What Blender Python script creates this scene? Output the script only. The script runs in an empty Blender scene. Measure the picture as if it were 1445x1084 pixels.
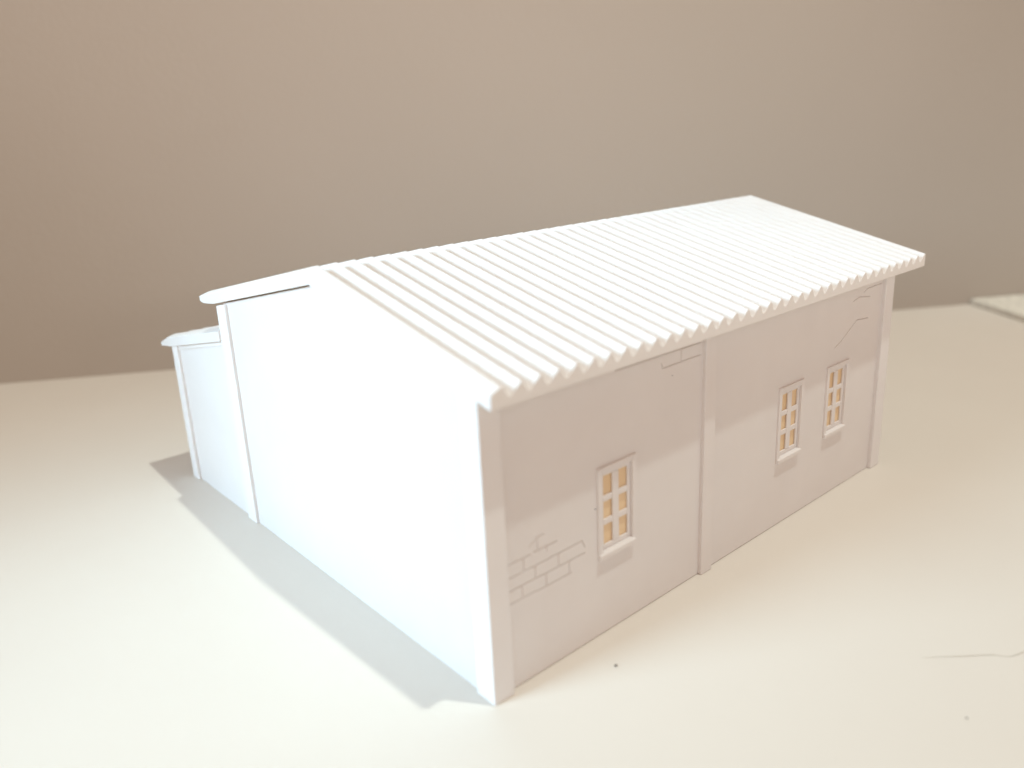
import bpy, bmesh, math, random
from mathutils import Vector, Matrix

S = 0.01            # one modelling unit is one centimetre
sc = bpy.context.scene
COL = sc.collection
random.seed(7)

# ------------------------------------------------------------------ camera
cam_pos = Vector((-7.188, -9.553, 9.825))
yaw, pitch, roll = math.radians(47.695), math.radians(-17.054), math.radians(-1.971)
fpx = 1169.039
fw = Vector((math.cos(yaw) * math.cos(pitch), math.sin(yaw) * math.cos(pitch), math.sin(pitch)))
rt0 = Vector((math.sin(yaw), -math.cos(yaw), 0))
up0 = rt0.cross(fw)
rt = rt0 * math.cos(roll) + up0 * math.sin(roll)
up = up0 * math.cos(roll) - rt0 * math.sin(roll)
cd = bpy.data.cameras.new('camera')
cam = bpy.data.objects.new('camera', cd)
COL.objects.link(cam)
m = Matrix(((rt.x, up.x, -fw.x, cam_pos.x * S), (rt.y, up.y, -fw.y, cam_pos.y * S),
            (rt.z, up.z, -fw.z, cam_pos.z * S), (0, 0, 0, 1)))
cam.matrix_world = m
cd.sensor_fit = 'HORIZONTAL'
cd.sensor_width = 36
cd.lens = 36 * fpx / 1445
cd.shift_x = -0.0351
cd.shift_y = -0.0215
cd.clip_start = 0.001
cd.clip_end = 50
cd.dof.use_dof = True
cd.dof.focus_distance = 0.19
cd.dof.aperture_fstop = 11
sc.camera = cam

# ------------------------------------------------------------------ light
w = bpy.data.worlds.new('World')
sc.world = w
w.use_nodes = True
bg = w.node_tree.nodes['Background']
bg.inputs[0].default_value = (1.0, 0.67, 0.47, 1)
bg.inputs[1].default_value = 0.475

def aim(o, target):
    o.rotation_euler = (Vector(target) - o.location).to_track_quat('-Z', 'Y').to_euler()

ld = bpy.data.lights.new('ceiling_lamp', 'POINT')
ld.energy = 46.0
ld.color = (0.90, 1.0, 0.95)
ld.shadow_soft_size = 0.018
lo = bpy.data.objects.new('ceiling_lamp', ld)
lo.location = (0.217, -0.316, 1.50)
COL.objects.link(lo)

wd = bpy.data.lights.new('window_daylight', 'AREA')
wd.shape = 'RECTANGLE'
wd.size = 0.16
wd.size_y = 0.16
wd.energy = 0.23
wd.color = (0.53, 0.81, 1.0)
wd.spread = math.radians(50)
wo = bpy.data.objects.new('window_daylight', wd)
wo.location = (-0.34, 0.11, 0.19)
COL.objects.link(wo)
aim(wo, (0.0, 0.04, 0.04))

rd = bpy.data.lights.new('room_fill', 'AREA')  # added soft fill from the camera side, not a known lamp
rd.size = 0.50; rd.shape = 'DISK'
rd.energy = 0.34
rd.color = (0.85, 0.92, 1.0)
rd.spread = math.radians(70)
ro = bpy.data.objects.new('room_fill', rd)
ro.location = (-0.50, -0.75, 0.42)
COL.objects.link(ro)
aim(ro, (0.17, 0.17, 0.22))

kd = bpy.data.lights.new('wall_wash_fill', 'SPOT')  # added spot that brightens the wall above the roof, no known source
kd.energy = 11.0
kd.color = (1.0, 0.95, 0.90)
kd.spot_size = math.radians(25)
kd.spot_blend = 1.0
kd.shadow_soft_size = 0.06
ko = bpy.data.objects.new('wall_wash_fill', kd)
ko.location = (0.0, -0.90, 0.30)
COL.objects.link(ko)
aim(ko, (0.155, 0.20, 0.20))

sc.view_settings.view_transform = 'Standard'
sc.view_settings.look = 'None'
sc.view_settings.exposure = 0.04
sc.view_settings.gamma = 1
sc.view_settings.use_curve_mapping = False
sc.render.engine = 'CYCLES'
sc.cycles.max_bounces = 16
sc.cycles.diffuse_bounces = 10
sc.cycles.transmission_bounces = 12

# ------------------------------------------------------------------ materials
def new_mat(name):
    mt = bpy.data.materials.new(name)
    mt.use_nodes = True
    nt = mt.node_tree
    return mt, nt, nt.nodes['Principled BSDF'], nt.nodes['Material Output']

def coords(nt, scale=(1, 1, 1)):
    tc = nt.nodes.new('ShaderNodeTexCoord')
    mp = nt.nodes.new('ShaderNodeMapping')
    mp.inputs['Scale'].default_value = scale
    nt.links.new(tc.outputs['Object'], mp.inputs['Vector'])
    return mp.outputs['Vector']

def noise(nt, vec, scale, detail=3, rough=0.5):
    n = nt.nodes.new('ShaderNodeTexNoise')
    n.inputs['Scale'].default_value = scale
    n.inputs['Detail'].default_value = detail
    n.inputs['Roughness'].default_value = rough
    nt.links.new(vec, n.inputs['Vector'])
    return n.outputs['Fac']

def ramp(nt, fac, c0, c1, p0=0.3, p1=0.7):
    r = nt.nodes.new('ShaderNodeValToRGB')
    r.color_ramp.elements[0].position = p0
    r.color_ramp.elements[1].position = p1
    r.color_ramp.elements[0].color = (*c0, 1)
    r.color_ramp.elements[1].color = (*c1, 1)
    nt.links.new(fac, r.inputs['Fac'])
    return r.outputs['Color']

def bump(nt, h, strength, dist, prev=None):
    b = nt.nodes.new('ShaderNodeBump')
    b.inputs['Strength'].default_value = strength
    b.inputs['Distance'].default_value = dist
    nt.links.new(h, b.inputs['Height'])
    if prev: nt.links.new(prev, b.inputs['Normal'])
    return b.outputs['Normal']

def plastic(name, c0, c1, trans, layers=0.25):
    """printed white plastic: fine horizontal print layers, slight mottling, a little light shining through"""
    mt, nt, p, out = new_mat(name)
    v = coords(nt)
    col = ramp(nt, noise(nt, v, 60, 4, 0.6), c0, c1)
    nt.links.new(col, p.inputs['Base Color'])
    p.inputs['Roughness'].default_value = 0.5
    p.inputs['Specular IOR Level'].default_value = 0.3
    wv = nt.nodes.new('ShaderNodeTexWave')
    wv.wave_type = 'BANDS'; wv.bands_direction = 'Z'
    wv.inputs['Scale'].default_value = 700
    wv.inputs['Distortion'].default_value = 0.6
    wv.inputs['Detail'].default_value = 2
    nt.links.new(v, wv.inputs['Vector'])
    n1 = bump(nt, wv.outputs['Fac'], layers, 0.00003)
    n2 = bump(nt, noise(nt, v, 260, 3), 0.2, 0.0001, n1)
    nt.links.new(n2, p.inputs['Normal'])
    tl = nt.nodes.new('ShaderNodeBsdfTranslucent')
    tl.inputs['Color'].default_value = (1.0, 0.76, 0.46, 1)
    mx = nt.nodes.new('ShaderNodeMixShader')
    mx.inputs[0].default_value = trans
    nt.links.new(p.outputs[0], mx.inputs[1])
    nt.links.new(tl.outputs[0], mx.inputs[2])
    nt.links.new(mx.outputs[0], out.inputs['Surface'])
    return mt

M_WALL = plastic('white_printed_plastic', (0.83, 0.80, 0.79), (0.86, 0.835, 0.825), 0.16)
M_THIN = plastic('thin_white_plastic', (0.83, 0.80, 0.79), (0.86, 0.835, 0.825), 0.20)
M_SOLID = plastic('white_solid_plastic', (0.83, 0.80, 0.79), (0.86, 0.835, 0.825), 0.08)
M_ROOF = plastic('white_roof_plastic', (0.82, 0.80, 0.79), (0.84, 0.825, 0.815), 0.12, 0.1)

def glow_film_mat():  # amber colour stands in for warm light inside the house
    mt, nt, p, out = new_mat('amber_glow_film')
    v = coords(nt)
    nt.links.new(ramp(nt, noise(nt, v, 90, 2), (0.93, 0.73, 0.46), (0.96, 0.79, 0.54)), p.inputs['Base Color'])
    p.inputs['Roughness'].default_value = 0.45
    tl = nt.nodes.new('ShaderNodeBsdfTranslucent')
    tl.inputs['Color'].default_value = (0.95, 0.70, 0.40, 1)
    mx = nt.nodes.new('ShaderNodeMixShader')
    mx.inputs[0].default_value = 0.25
    nt.links.new(p.outputs[0], mx.inputs[1]); nt.links.new(tl.outputs[0], mx.inputs[2])
    nt.links.new(mx.outputs[0], out.inputs['Surface'])
    return mt
M_GLOW_FILM = glow_film_mat()

def table_mat():
    mt, nt, p, out = new_mat('cream_laminate')
    v = coords(nt)
    col = ramp(nt, noise(nt, v, 9, 5, 0.6), (0.66, 0.60, 0.535), (0.68, 0.625, 0.56))
    nt.links.new(col, p.inputs['Base Color'])
    r = ramp(nt, noise(nt, v, 30, 4), (0.36,) * 3, (0.48,) * 3)
    nt.links.new(r, p.inputs['Roughness'])
    p.inputs['Specular IOR Level'].default_value = 0.35
    nt.links.new(bump(nt, noise(nt, v, 900, 2), 0.12, 0.0002), p.inputs['Normal'])
    return mt

def paint_mat():
    mt, nt, p, out = new_mat('beige_wall_paint')
    v = coords(nt)
    col = ramp(nt, noise(nt, v, 3, 3, 0.5), (0.43, 0.378, 0.325), (0.475, 0.415, 0.36))
    nt.links.new(col, p.inputs['Base Color'])
    p.inputs['Roughness'].default_value = 0.7
    p.inputs['Specular IOR Level'].default_value = 0.3
    n1 = bump(nt, noise(nt, v, 420, 3, 0.5), 0.25, 0.0006)
    n2 = bump(nt, noise(nt, v, 9, 1), 0.06, 0.008, n1)
    nt.links.new(n2, p.inputs['Normal'])
    return mt

M_TABLE = table_mat()
M_PAINT = paint_mat()
def plain(name, c, rough=0.6):
    mt, nt, p, out = new_mat(name)
    v = coords(nt)
    nt.links.new(ramp(nt, noise(nt, v, 400, 2), tuple(k * 0.8 for k in c), tuple(k * 1.15 for k in c)), p.inputs['Base Color'])
    p.inputs['Roughness'].default_value = rough
    return mt
M_DUST = plain('dark_dust', (0.10, 0.085, 0.075))
M_HAIR = plain('brown_hair', (0.38, 0.31, 0.24))
M_CARD = plain('cream_board', (0.72, 0.68, 0.60))

# ------------------------------------------------------------------ helpers
def tag(o, label=None, cat=None, group=None, kind=None):
    for k, v in (('label', label), ('category', cat), ('group', group), ('kind', kind)):
        if v: o[k] = v
    return o

def box(bm, x0, x1, y0, y1, z0, z1):
    v = [bm.verts.new((x, y, z)) for x in (x0, x1) for y in (y0, y1) for z in (z0, z1)]
    for f in ((0, 1, 3, 2), (4, 6, 7, 5), (0, 4, 5, 1), (2, 3, 7, 6), (0, 2, 6, 4), (1, 5, 7, 3)):
        bm.faces.new([v[i] for i in f])

def prism_x(bm, pts, x0, x1):
    """polygon given as (y, z) swept along x"""
    a = [bm.verts.new((x0, y, z)) for y, z in pts]
    b = [bm.verts.new((x1, y, z)) for y, z in pts]
    n = len(pts)
    bm.faces.new(a); bm.faces.new(b[::-1])
    for i in range(n):
        j = (i + 1) % n
        bm.faces.new([a[j], a[i], b[i], b[j]])

def build(name, bm, mat, parent=None, off=(0, 0, 0), bev=0.0, smooth=False):
    """links the bmesh (in cm, scene coordinates) as ONE object whose origin is off"""
    bmesh.ops.translate(bm, verts=bm.verts, vec=(-off[0], -off[1], -off[2]))
    bmesh.ops.scale(bm, verts=bm.verts, vec=(S, S, S))
    bmesh.ops.recalc_face_normals(bm, faces=bm.faces)
    me = bpy.data.meshes.new(name)
    bm.to_mesh(me); bm.free()
    me.materials.append(mat)
    if smooth:
        for p in me.polygons: p.use_smooth = True
    o = bpy.data.objects.new(name, me)
    COL.objects.link(o)
    base = Vector(off) * S
    if parent:
        o.parent = parent
        base = base - world_of(parent)
    o.location = base
    if bev:
        b = o.modifiers.new('bevel', 'BEVEL')
        b.width = bev * S; b.segments = 3; b.limit_method = 'ANGLE'; b.angle_limit = math.radians(35)
        b.harden_normals = False
    return o

def world_of(o):
    v = Vector((0, 0, 0))
    while o:
        v += o.location; o = o.parent
    return v

def cut(o, bms, solver='EXACT'):
    """subtract a cutter bmesh (same coordinates as the object's build) and keep the result as mesh"""
    bm = bms
    base = world_of(o) / S
    bmesh.ops.translate(bm, verts=bm.verts, vec=-base)
    bmesh.ops.scale(bm, verts=bm.verts, vec=(S, S, S))
    bmesh.ops.recalc_face_normals(bm, faces=bm.faces)
    me = bpy.data.meshes.new('cutter'); bm.to_mesh(me); bm.free()
    c = bpy.data.objects.new('cutter', me); COL.objects.link(c)
    c.matrix_world = Matrix.Translation(base * S)
    md = o.modifiers.new('cut', 'BOOLEAN'); md.object = c; md.operation = 'DIFFERENCE'; md.solver = solver
    md.use_self = True
    bpy.context.view_layer.update()
    dg = bpy.context.evaluated_depsgraph_get()
    nm = bpy.data.meshes.new_from_object(o.evaluated_get(dg))
    old = o.data; o.modifiers.remove(md); o.data = nm; nm.name = old.name
    bpy.data.objects.remove(c)

# ------------------------------------------------------------------ table and wall
wall_p0 = Vector((-2.119, 28.557, 0)); wall_p1 = Vector((31.6, 7.36, 0))
wd_ = (wall_p1 - wall_p0).normalized()
wn = Vector((wd_.y, -wd_.x, 0))
if wn.dot(Vector((-7, -9, 0)) - wall_p0) < 0: wn = -wn     # towards the camera
mid = (wall_p0 + wall_p1) / 2
def room_pt(a, d, z=0):
    p = mid + wd_ * a + wn * d
    return (p.x, p.y, z)
bm = bmesh.new()
bot = [bm.verts.new(room_pt(a, d, -3)) for a, d in ((-120, -0.4), (120, -0.4), (120, 62), (-120, 62))]
top = [bm.verts.new(room_pt(a, d, 0)) for a, d in ((-120, -0.4), (120, -0.4), (120, 62), (-120, 62))]
bm.faces.new(bot[::-1]); bm.faces.new(top)
for i in range(4):
    j = (i + 1) % 4
    bm.faces.new([bot[i], bot[j], top[j], top[i]])
tag(build('table_top', bm, M_TABLE), kind='structure')
bm = bmesh.new()
bot = [bm.verts.new(room_pt(a, d, -60)) for a, d in ((-220, -10), (220, -10), (220, 0), (-220, 0))]
top = [bm.verts.new(room_pt(a, d, 200)) for a, d in ((-220, -10), (220, -10), (220, 0), (-220, 0))]
bm.faces.new(bot[::-1]); bm.faces.new(top)
for i in range(4):
    j = (i + 1) % 4
    bm.faces.new([bot[i], bot[j], top[j], top[i]])
tag(build('wall', bm, M_PAINT), kind='structure')

# ------------------------------------------------------------------ model house
L, W = 13.87, 10.0
T = 0.11                       # how far wall panels sit behind the pillars
RZ, SL, TH = 7.09, 0.228, 0.34
def ztop(y): return RZ - (SL if y < 5 else 0.222) * abs(y - 5.0)
def zund(y): return ztop(y) - TH
CX, CY = 6.9, 6.8
house = bpy.data.objects.new('model_house', None)
house.empty_display_size = 0.05
house.location = (CX * S, CY * S, 0)
COL.objects.link(house)
tag(house, 'white printed plastic model house with corrugated roof and lower side extension', 'model house')

# long wall with window openings, exposed brick courses and plaster cracks cut in
WIN = [2.70, 8.70, 10.82]
WW, Z0, Z1 = 1.06, 1.62, 3.52
xs = [0.2]
for x in WIN: xs += [x + 0.095, x + WW - 0.095]
xs += [13.6]
zs = [0.018, Z0 + 0.10, Z1 - 0.09, zund(T + 0.02) - 0.03]
ys = (T, T + 0.22)
bm = bmesh.new()
gv = [[[bm.verts.new((x, y, z)) for z in zs] for x in xs] for y in ys]
solid = lambda i, k: 0 <= i < len(xs) - 1 and 0 <= k < 3 and not (k == 1 and i % 2 == 1)
for i in range(len(xs) - 1):
    for k in range(3):
        if not solid(i, k): continue
        for g in gv:
            bm.faces.new([g[i][k], g[i + 1][k], g[i + 1][k + 1], g[i][k + 1]])
        for (di, dk, p, q) in ((-1, 0, (i, k), (i, k + 1)), (1, 0, (i + 1, k), (i + 1, k + 1)), (0, -1, (i, k), (i + 1, k)), (0, 1, (i, k + 1), (i + 1, k + 1))):
            if not solid(i + di, k + dk):
                bm.faces.new([gv[0][p[0]][p[1]], gv[0][q[0]][q[1]], gv[1][q[0]][q[1]], gv[1][p[0]][p[1]]])
long_wall = build('long_wall', bm, M_WALL, house, (6.9, T, 0))
def groove(c, x0, z0, x1, z1, wdt=0.026, dep=0.032):
    d = Vector((x1 - x0, z1 - z0)); ln = d.length; d = d / ln
    n = Vector((-d.y, d.x)) * wdt / 2
    e = d * 0.004
    pts = [(x0 - e.x + n.x, z0 - e.y + n.y), (x0 - e.x - n.x, z0 - e.y - n.y),
           (x1 + e.x - n.x, z1 + e.y - n.y), (x1 + e.x + n.x, z1 + e.y + n.y)]
    ys = (T - 0.1, T + dep)
    a = [c.verts.new((px, ys[0], pz)) for px, pz in pts]
    # V shaped: the bottom of the groove is narrower
    cx_ = [((pts[0][0] + pts[1][0]) / 2, (pts[0][1] + pts[1][1]) / 2), ((pts[2][0] + pts[3][0]) / 2, (pts[2][1] + pts[3][1]) / 2)]
    b = [c.verts.new((px * 0.5 + q[0] * 0.5, ys[1], pz * 0.5 + q[1] * 0.5)) for (px, pz), q in zip(pts, (cx_[0], cx_[0], cx_[1], cx_[1]))]
    c.faces.new(a); c.faces.new(b[::-1])
    for i in range(4):
        j = (i + 1) % 4
        c.faces.new([a[i], a[j], b[j], b[i]])
GR = [ # brick patch beside the near pillar
    (0.46, 2.475, 1.04, 2.475), (1.12, 2.482, 1.68, 2.482), (0.46, 2.215, 1.50, 2.215), (1.50, 2.225, 2.30, 2.225),
    (0.46, 1.965, 1.30, 1.965), (1.30, 1.957, 2.37, 1.957), (0.46, 1.715, 1.16, 1.715), (1.16, 1.70, 2.02, 1.70),
    (0.88, 2.215, 0.88, 2.47), (1.42, 2.36, 1.42, 2.475), (1.14, 1.965, 1.14, 2.215), (1.70, 1.96, 1.70, 2.22),
    (2.30, 2.225, 2.37, 2.07), (0.83, 1.715, 0.83, 1.96), (1.39, 1.705, 1.39, 1.955), (1.96, 1.72, 1.96, 1.955),
    (1.02, 2.62, 1.20, 2.735), (1.20, 2.735, 1.38, 2.742), (1.21, 2.50, 1.21, 2.72),
    # course under the eaves left of the pilaster
    (3.22, 5.272, 5.74, 5.262), (4.55, 4.998, 5.74, 5.008), (5.12, 5.01, 5.12, 5.262), (4.57, 5.0, 4.52, 5.11), (3.9, 5.27, 3.9, 5.44),
    # broken plaster outline at the far end
    (12.60, 5.20, 13.40, 5.205), (12.42, 5.12, 12.62, 5.20), (11.92, 4.98, 12.20, 5.05), (12.20, 5.05, 12.78, 4.96),
    (11.14, 3.95, 11.45, 4.07), (11.45, 4.07, 11.80, 4.27), (11.80, 4.27, 12.18, 4.46), (12.18, 4.46, 12.75, 4.41)]
for i, g in enumerate(GR):
    c = bmesh.new()
    groove(c, *g, wdt=0.030, dep=0.036)
    cut(long_wall, c)

# pillars
def pillar(name, x0, x1, y0, y1, z, parent=house, bev=0.02):
    bm = bmesh.new(); box(bm, x0, x1, y0, y1, 0, z)
    return build(name, bm, M_WALL, parent, ((x0 + x1) / 2, (y0 + y1) / 2, 0), bev=bev)
def pent(name, x0, x1, y0, y1, gap=0.003, mat=None):
    """pillar whose top follows the roof slope"""
    bm = bmesh.new()
    prism_x(bm, [(y0, 0), (y1, 0), (y1, zund(y1) - gap), (y0, zund(y0) - gap)], x0, x1)
    return build(name, bm, mat or M_SOLID, house, ((x0 + x1) / 2, (y0 + y1) / 2, 0), bev=0.022)
pent('corner_pillar', 0.0, 0.46, 0.0, 0.50)
pent('corner_pillar', L - 0.46, L, 0.0, 0.50)
pent('corner_pillar', 0.0, 0.46, W - 0.5, W, 0.06)
pent('corner_pillar', L - 0.46, L, W - 0.5, W)
pent('pilaster', 5.81, 6.18, 0.02, T + 0.02, mat=M_WALL)

# gable walls, rear wall
def gable(x0, x1, gap):
    bm = bmesh.new()
    prism_x(bm, [(0.3, 0), (W - 0.3, 0), (W - 0.3, zund(W - 0.3) - gap), (5.22, zund(5.22) - gap), (5.19, zund(5.19) - 0.003), (5.0, zund(5) - 0.003), (0.3, zund(0.3) - 0.003)], x0, x1)
    return bm
build('gable_wall', gable(0.08, 0.32, 0.034), M_THIN, house, (0.2, 5, 0))
build('gable_wall', gable(L - 0.32, L - 0.10, 0.003), M_WALL, house, (L - 0.2, 5, 0))
bm = bmesh.new(); box(bm, 0.2, L - 0.2, W - 0.32, W - 0.1, 0, zund(W - 0.1) - 0.003)
build('rear_wall', bm, M_WALL, house, (6.9, W - 0.2, 0))

# corrugated roof
PITCH, AMP = 0.40, 0.092
X0, X1 = -0.05, L + 0.75
def corr(x):
    if x < 0.19: return -0.085 * ((0.19 - x) / 0.24) ** 1.6
    u = ((x - 0.19) / PITCH) % 1.0          # ribs lean: short far side, long near side
    u = u / 0.34 * 0.5 if u < 0.34 else 0.5 + (u - 0.34) / 0.66 * 0.5
    c_ = 0.5 + 0.5 * math.cos(2 * math.pi * u)
    return -(1 - c_) * 2 * AMP
def roof_mesh(x0, x1, prof, cfun, step):
    """prof: list of (y, top z, bottom z); one closed corrugated sheet"""
    bm = bmesh.new()
    n = int(round((x1 - x0) / step)); xs = [x0 + (x1 - x0) * i / n for i in range(n + 1)]
    tp = [[bm.verts.new((x, y, zt + (cfun(x) if zt - zb > 0.2 else cfun(x) * 0.6))) for y, zt, zb in prof] for x in xs]
    bt = [[bm.verts.new((x, y, zb)) for y, zt, zb in prof] for x in xs]
    P = len(prof)
    for i in range(n):
        for j in range(P - 1):
            bm.faces.new([tp[i][j], tp[i + 1][j], tp[i + 1][j + 1], tp[i][j + 1]])
            bm.faces.new([bt[i][j], bt[i][j + 1], bt[i + 1][j + 1], bt[i + 1][j]])
        bm.faces.new([tp[i][0], bt[i][0], bt[i + 1][0], tp[i + 1][0]])
        bm.faces.new([tp[i][-1], tp[i + 1][-1], bt[i + 1][-1], bt[i][-1]])
    for e in (0, n):
        for j in range(P - 1):
            bm.faces.new([tp[e][j], tp[e][j + 1], bt[e][j + 1], bt[e][j]])
    return bm
prof = [(-0.408, ztop(-0.408), zund(-0.408) + 0.01), (5.0, RZ, RZ - TH)]
for y in (10.0, 10.4, 10.6):
    prof.append((y, ztop(y), zund(y) + max(0, y - 10.1) * 0.12))
prof += [(10.74, ztop(10.74) - 0.005, zund(10.74) + 0.09), (10.86, ztop(10.86) - 0.03, zund(10.86) + 0.15)]
rf = build('roof', roof_mesh(X0, X1, prof, corr, 0.0133), M_ROOF, house, (6.9, 5, 5.5), bev=0.0)
for p in rf.data.polygons: p.use_smooth = True
rf.data.set_sharp_from_angle(angle=math.radians(50))
bv = rf.modifiers.new('bevel', 'BEVEL'); bv.width = 0.012 * S; bv.segments = 2; bv.limit_method = 'ANGLE'; bv.angle_limit = math.radians(60)
# windows
def window(x):
    g = bpy.data.objects.new('window', None)
    g.location = Vector(((x + WW / 2 - 6.9) * S, 0, Z0 * S))
    g.parent = long_wall; g.empty_display_size = 0.01
    COL.objects.link(g)
    o3 = (x + WW / 2, T, Z0)
    yf, yi = T - 0.045, T + 0.02
    a, b = x, x + WW
    bm = bmesh.new()          # surrounding frame, stands proud of the wall
    box(bm, a, a + 0.11, yf, T + 0.10, Z0 + 0.15, Z1)
    box(bm, b - 0.11, b, yf, T + 0.10, Z0 + 0.15, Z1)
    box(bm, a + 0.11, b - 0.11, yf, T + 0.10, Z1 - 0.12, Z1)
    build('window_frame', bm, M_WALL, g, o3, bev=0.012)
    ia, ib = a + 0.112, b - 0.112
    bm = bmesh.new()          # sash rails round the six lights
    box(bm, ia, ia + 0.085, yi, yi + 0.04, Z0 + 0.17, Z1 - 0.122)
    box(bm, ib - 0.085, ib, yi, yi + 0.04, Z0 + 0.17, Z1 - 0.122)
    box(bm, ia + 0.085, ib - 0.085, yi, yi + 0.04, Z0 + 0.17, Z0 + 0.27)
    box(bm, ia + 0.085, ib - 0.085, yi, yi + 0.04, Z1 - 0.21, Z1 - 0.122)
    build('sash', bm, M_WALL, g, o3, bev=0.01)
    mid_ = (ia + ib) / 2
    bm = bmesh.new(); box(bm, mid_ - 0.085, mid_ + 0.085, yi - 0.006, yi + 0.036, Z0 + 0.272, Z1 - 0.212)
    build('glazing_bar', bm, M_WALL, g, o3, bev=0.01)
    for z in (2.36, 2.84):
        bm = bmesh.new()
        box(bm, ia + 0.087, mid_ - 0.087, yi + 0.002, yi + 0.038, z - 0.06, z + 0.06)
        box(bm, mid_ + 0.087, ib - 0.087, yi + 0.002, yi + 0.038, z - 0.06, z + 0.06)
        build('glazing_bar', bm, M_WALL, g, o3, bev=0.01)
    bm = bmesh.new()          # added film behind the bars, its amber stands in for interior glow
    box(bm, ia + 0.01, ib - 0.01, yi + 0.045, yi + 0.055, Z0 + 0.175, Z1 - 0.13)
    build('glow_film', bm, M_GLOW_FILM, g, o3)
    bm = bmesh.new()          # sill
    prism_x(bm, [(T - 0.08, Z0 + 0.03), (T + 0.12, Z0 + 0.03), (T + 0.12, Z0 + 0.17), (T - 0.02, Z0 + 0.165), (T - 0.08, Z0 + 0.13)], a + 0.01, b - 0.05)
    build('sill', bm, M_WALL, g, o3, bev=0.014)
for x in WIN: window(x)

# lean-to extension
LX = 8.6
def lz(y): return 5.0 - 0.222 * (y - 10.2)
def lprism(x0, x1, y0, y1, drop):
    bm = bmesh.new()
    prism_x(bm, [(y0, 0), (y1, 0), (y1, lz(y1) - drop), (y0, lz(y0) - drop)], x0, x1)
    return bm
ext = build('extension', lprism(0.08, 0.30, 9.99, 13.6, 0.335), M_WALL, house, (0.2, 12, 0))
build('corner_pillar', lprism(0.0, 0.40, 13.32, 13.72, 0.333), M_SOLID, ext, (0.2, 13.5, 0), bev=0.02)
build('corner_pillar', lprism(LX - 0.40, LX, 13.32, 13.72, 0.333), M_SOLID, ext, (LX - 0.2, 13.5, 0), bev=0.02)
bm = bmesh.new(); box(bm, 0.2, LX - 0.2, 13.42, 13.62, 0, lz(13.62) - 0.34)
build('rear_wall', bm, M_WALL, ext, (4, 13.5, 0))
build('end_wall', lprism(LX - 0.30, LX - 0.10, 9.99, 13.6, 0.335), M_WALL, ext, (LX - 0.2, 12, 0))
lprof = [(9.995, lz(9.995), lz(9.995) - 0.33), (13.72, lz(13.72), lz(13.72) - 0.33), (14.0, lz(14.0) - 0.02, lz(14.0) - 0.30), (14.42, lz(14.42) - 0.12, lz(14.42) - 0.27)]
lr = build('roof', roof_mesh(-0.04, LX + 0.3, lprof, corr, 0.02), M_ROOF, ext, (4, 12, 4.5))
for p in lr.data.polygons: p.use_smooth = True
lr.data.set_sharp_from_angle(angle=math.radians(50))
# verge strip under the extension roof
bm = bmesh.new()
prism_x(bm, [(10.0, lz(10) - 0.45), (13.31, lz(13.31) - 0.45), (13.31, lz(13.31) - 0.332), (10.0, lz(10) - 0.332)], 0.05, 0.09)
build('verge_strip', bm, M_WALL, ext, (0.08, 12, 4))

# ------------------------------------------------------------------ board lying against the wall
e0 = Vector((34.45, 5.60, 0))
def eb(a, d, z):
    p = e0 + wd_ * a + wn * d
    return (p.x, p.y, z)
bm = bmesh.new()
q = ((0, 0.05), (22, 0.05), (22, 16), (0, 16))
lo_ = [bm.verts.new(eb(a, d, 0.002)) for a, d in q]; hi_ = [bm.verts.new(eb(a, d, 0.30)) for a, d in q]
bm.faces.new(lo_[::-1]); bm.faces.new(hi_)
for i in range(4):
    j = (i + 1) % 4
    bm.faces.new([lo_[i], lo_[j], hi_[j], hi_[i]])
tag(build('board', bm, M_CARD, None, (e0.x, e0.y, 0), bev=0.06), 'flat cream board lying on the table against the beige wall at the right edge', 'board')

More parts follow.
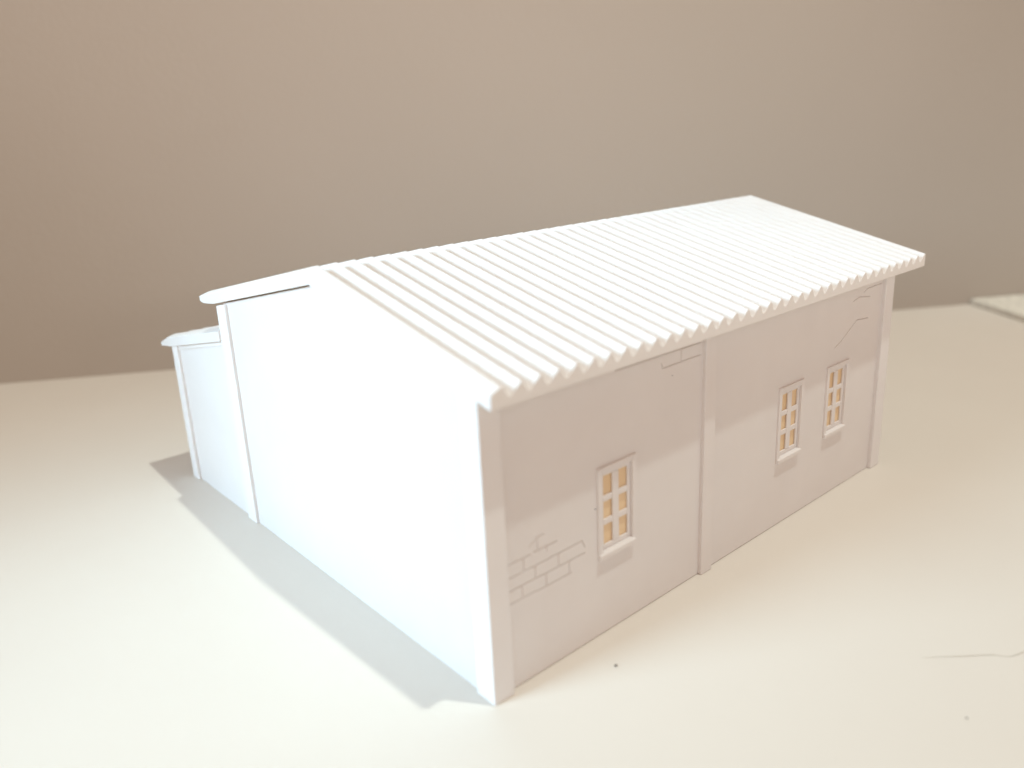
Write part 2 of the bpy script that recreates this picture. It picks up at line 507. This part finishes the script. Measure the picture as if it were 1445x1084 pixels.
# ------------------------------------------------------------------ dust and hair
def speck(x, y, z, r, label, flat=(1, 1, 0.6)):
    bm = bmesh.new()
    bmesh.ops.create_icosphere(bm, subdivisions=2, radius=r)
    for v in bm.verts:
        v.co *= 1 + random.uniform(-0.3, 0.3)
        v.co.x *= flat[0]; v.co.y *= flat[1]; v.co.z *= flat[2]
    bmesh.ops.translate(bm, verts=bm.verts, vec=(x, y, z))
    o = build('dust_speck', bm, M_DUST, None, (x, y, z))
    return tag(o, label, 'dust speck', 'dark dust specks')
speck(2.259, -0.737, 0.016, 0.028, 'larger dark dust speck on the table just in front of the long wall')
speck(5.317, -5.738, 0.010, 0.015, 'tiny dark dust speck on the open table at lower right')
speck(2.66, T - 0.004, 2.74, 0.014, 'small dark speck stuck to the wall beside the near window', (1, 0.5, 1))
speck(4.849, T - 0.004, 4.79, 0.012, 'faint dark speck on the wall under the eaves brick course', (1, 0.5, 1))

bm = bmesh.new()
def px2t(x, y):
    d = fw + rt * (x - 722.5 - 50.7) / fpx - up * (y - 542 + 31.1) / fpx
    t = -cam_pos.z / d.z
    return cam_pos + d * t
pts = []
base = [(1300, 929), (1330, 928), (1362, 927.2), (1385, 925.6), (1402, 924.6), (1415, 926.4), (1427, 927.0), (1438, 923.5), (1452, 918)]
for i in range(len(base) - 1):
    for k in range(5):
        t = k / 5
        p = px2t(base[i][0] * (1 - t) + base[i + 1][0] * t, base[i][1] * (1 - t) + base[i + 1][1] * t)
        pts.append(Vector((p.x, p.y, 0.012 + 0.01 * math.sin(i * 0.9 + t))))
R_ = 0.0034
rings = []
for i, p in enumerate(pts):
    d = (pts[min(i + 1, len(pts) - 1)] - pts[max(i - 1, 0)]).normalized()
    s = d.cross(Vector((0, 0, 1))).normalized(); u = s.cross(d)
    r = R_ * min(1, 0.3 + i / 12)
    rings.append([bm.verts.new(p + (s * math.cos(a) + u * math.sin(a)) * r) for a in (k * math.pi / 3 for k in range(6))])
for i in range(len(rings) - 1):
    for k in range(6):
        bm.faces.new([rings[i][k], rings[i][(k + 1) % 6], rings[i + 1][(k + 1) % 6], rings[i + 1][k]])
bm.faces.new(rings[0]); bm.faces.new(rings[-1][::-1])
o = build('hair_strand', bm, M_HAIR, None, tuple(pts[20]), smooth=True)
tag(o, 'thin curved brown hair lying on the table at the right edge', 'hair')
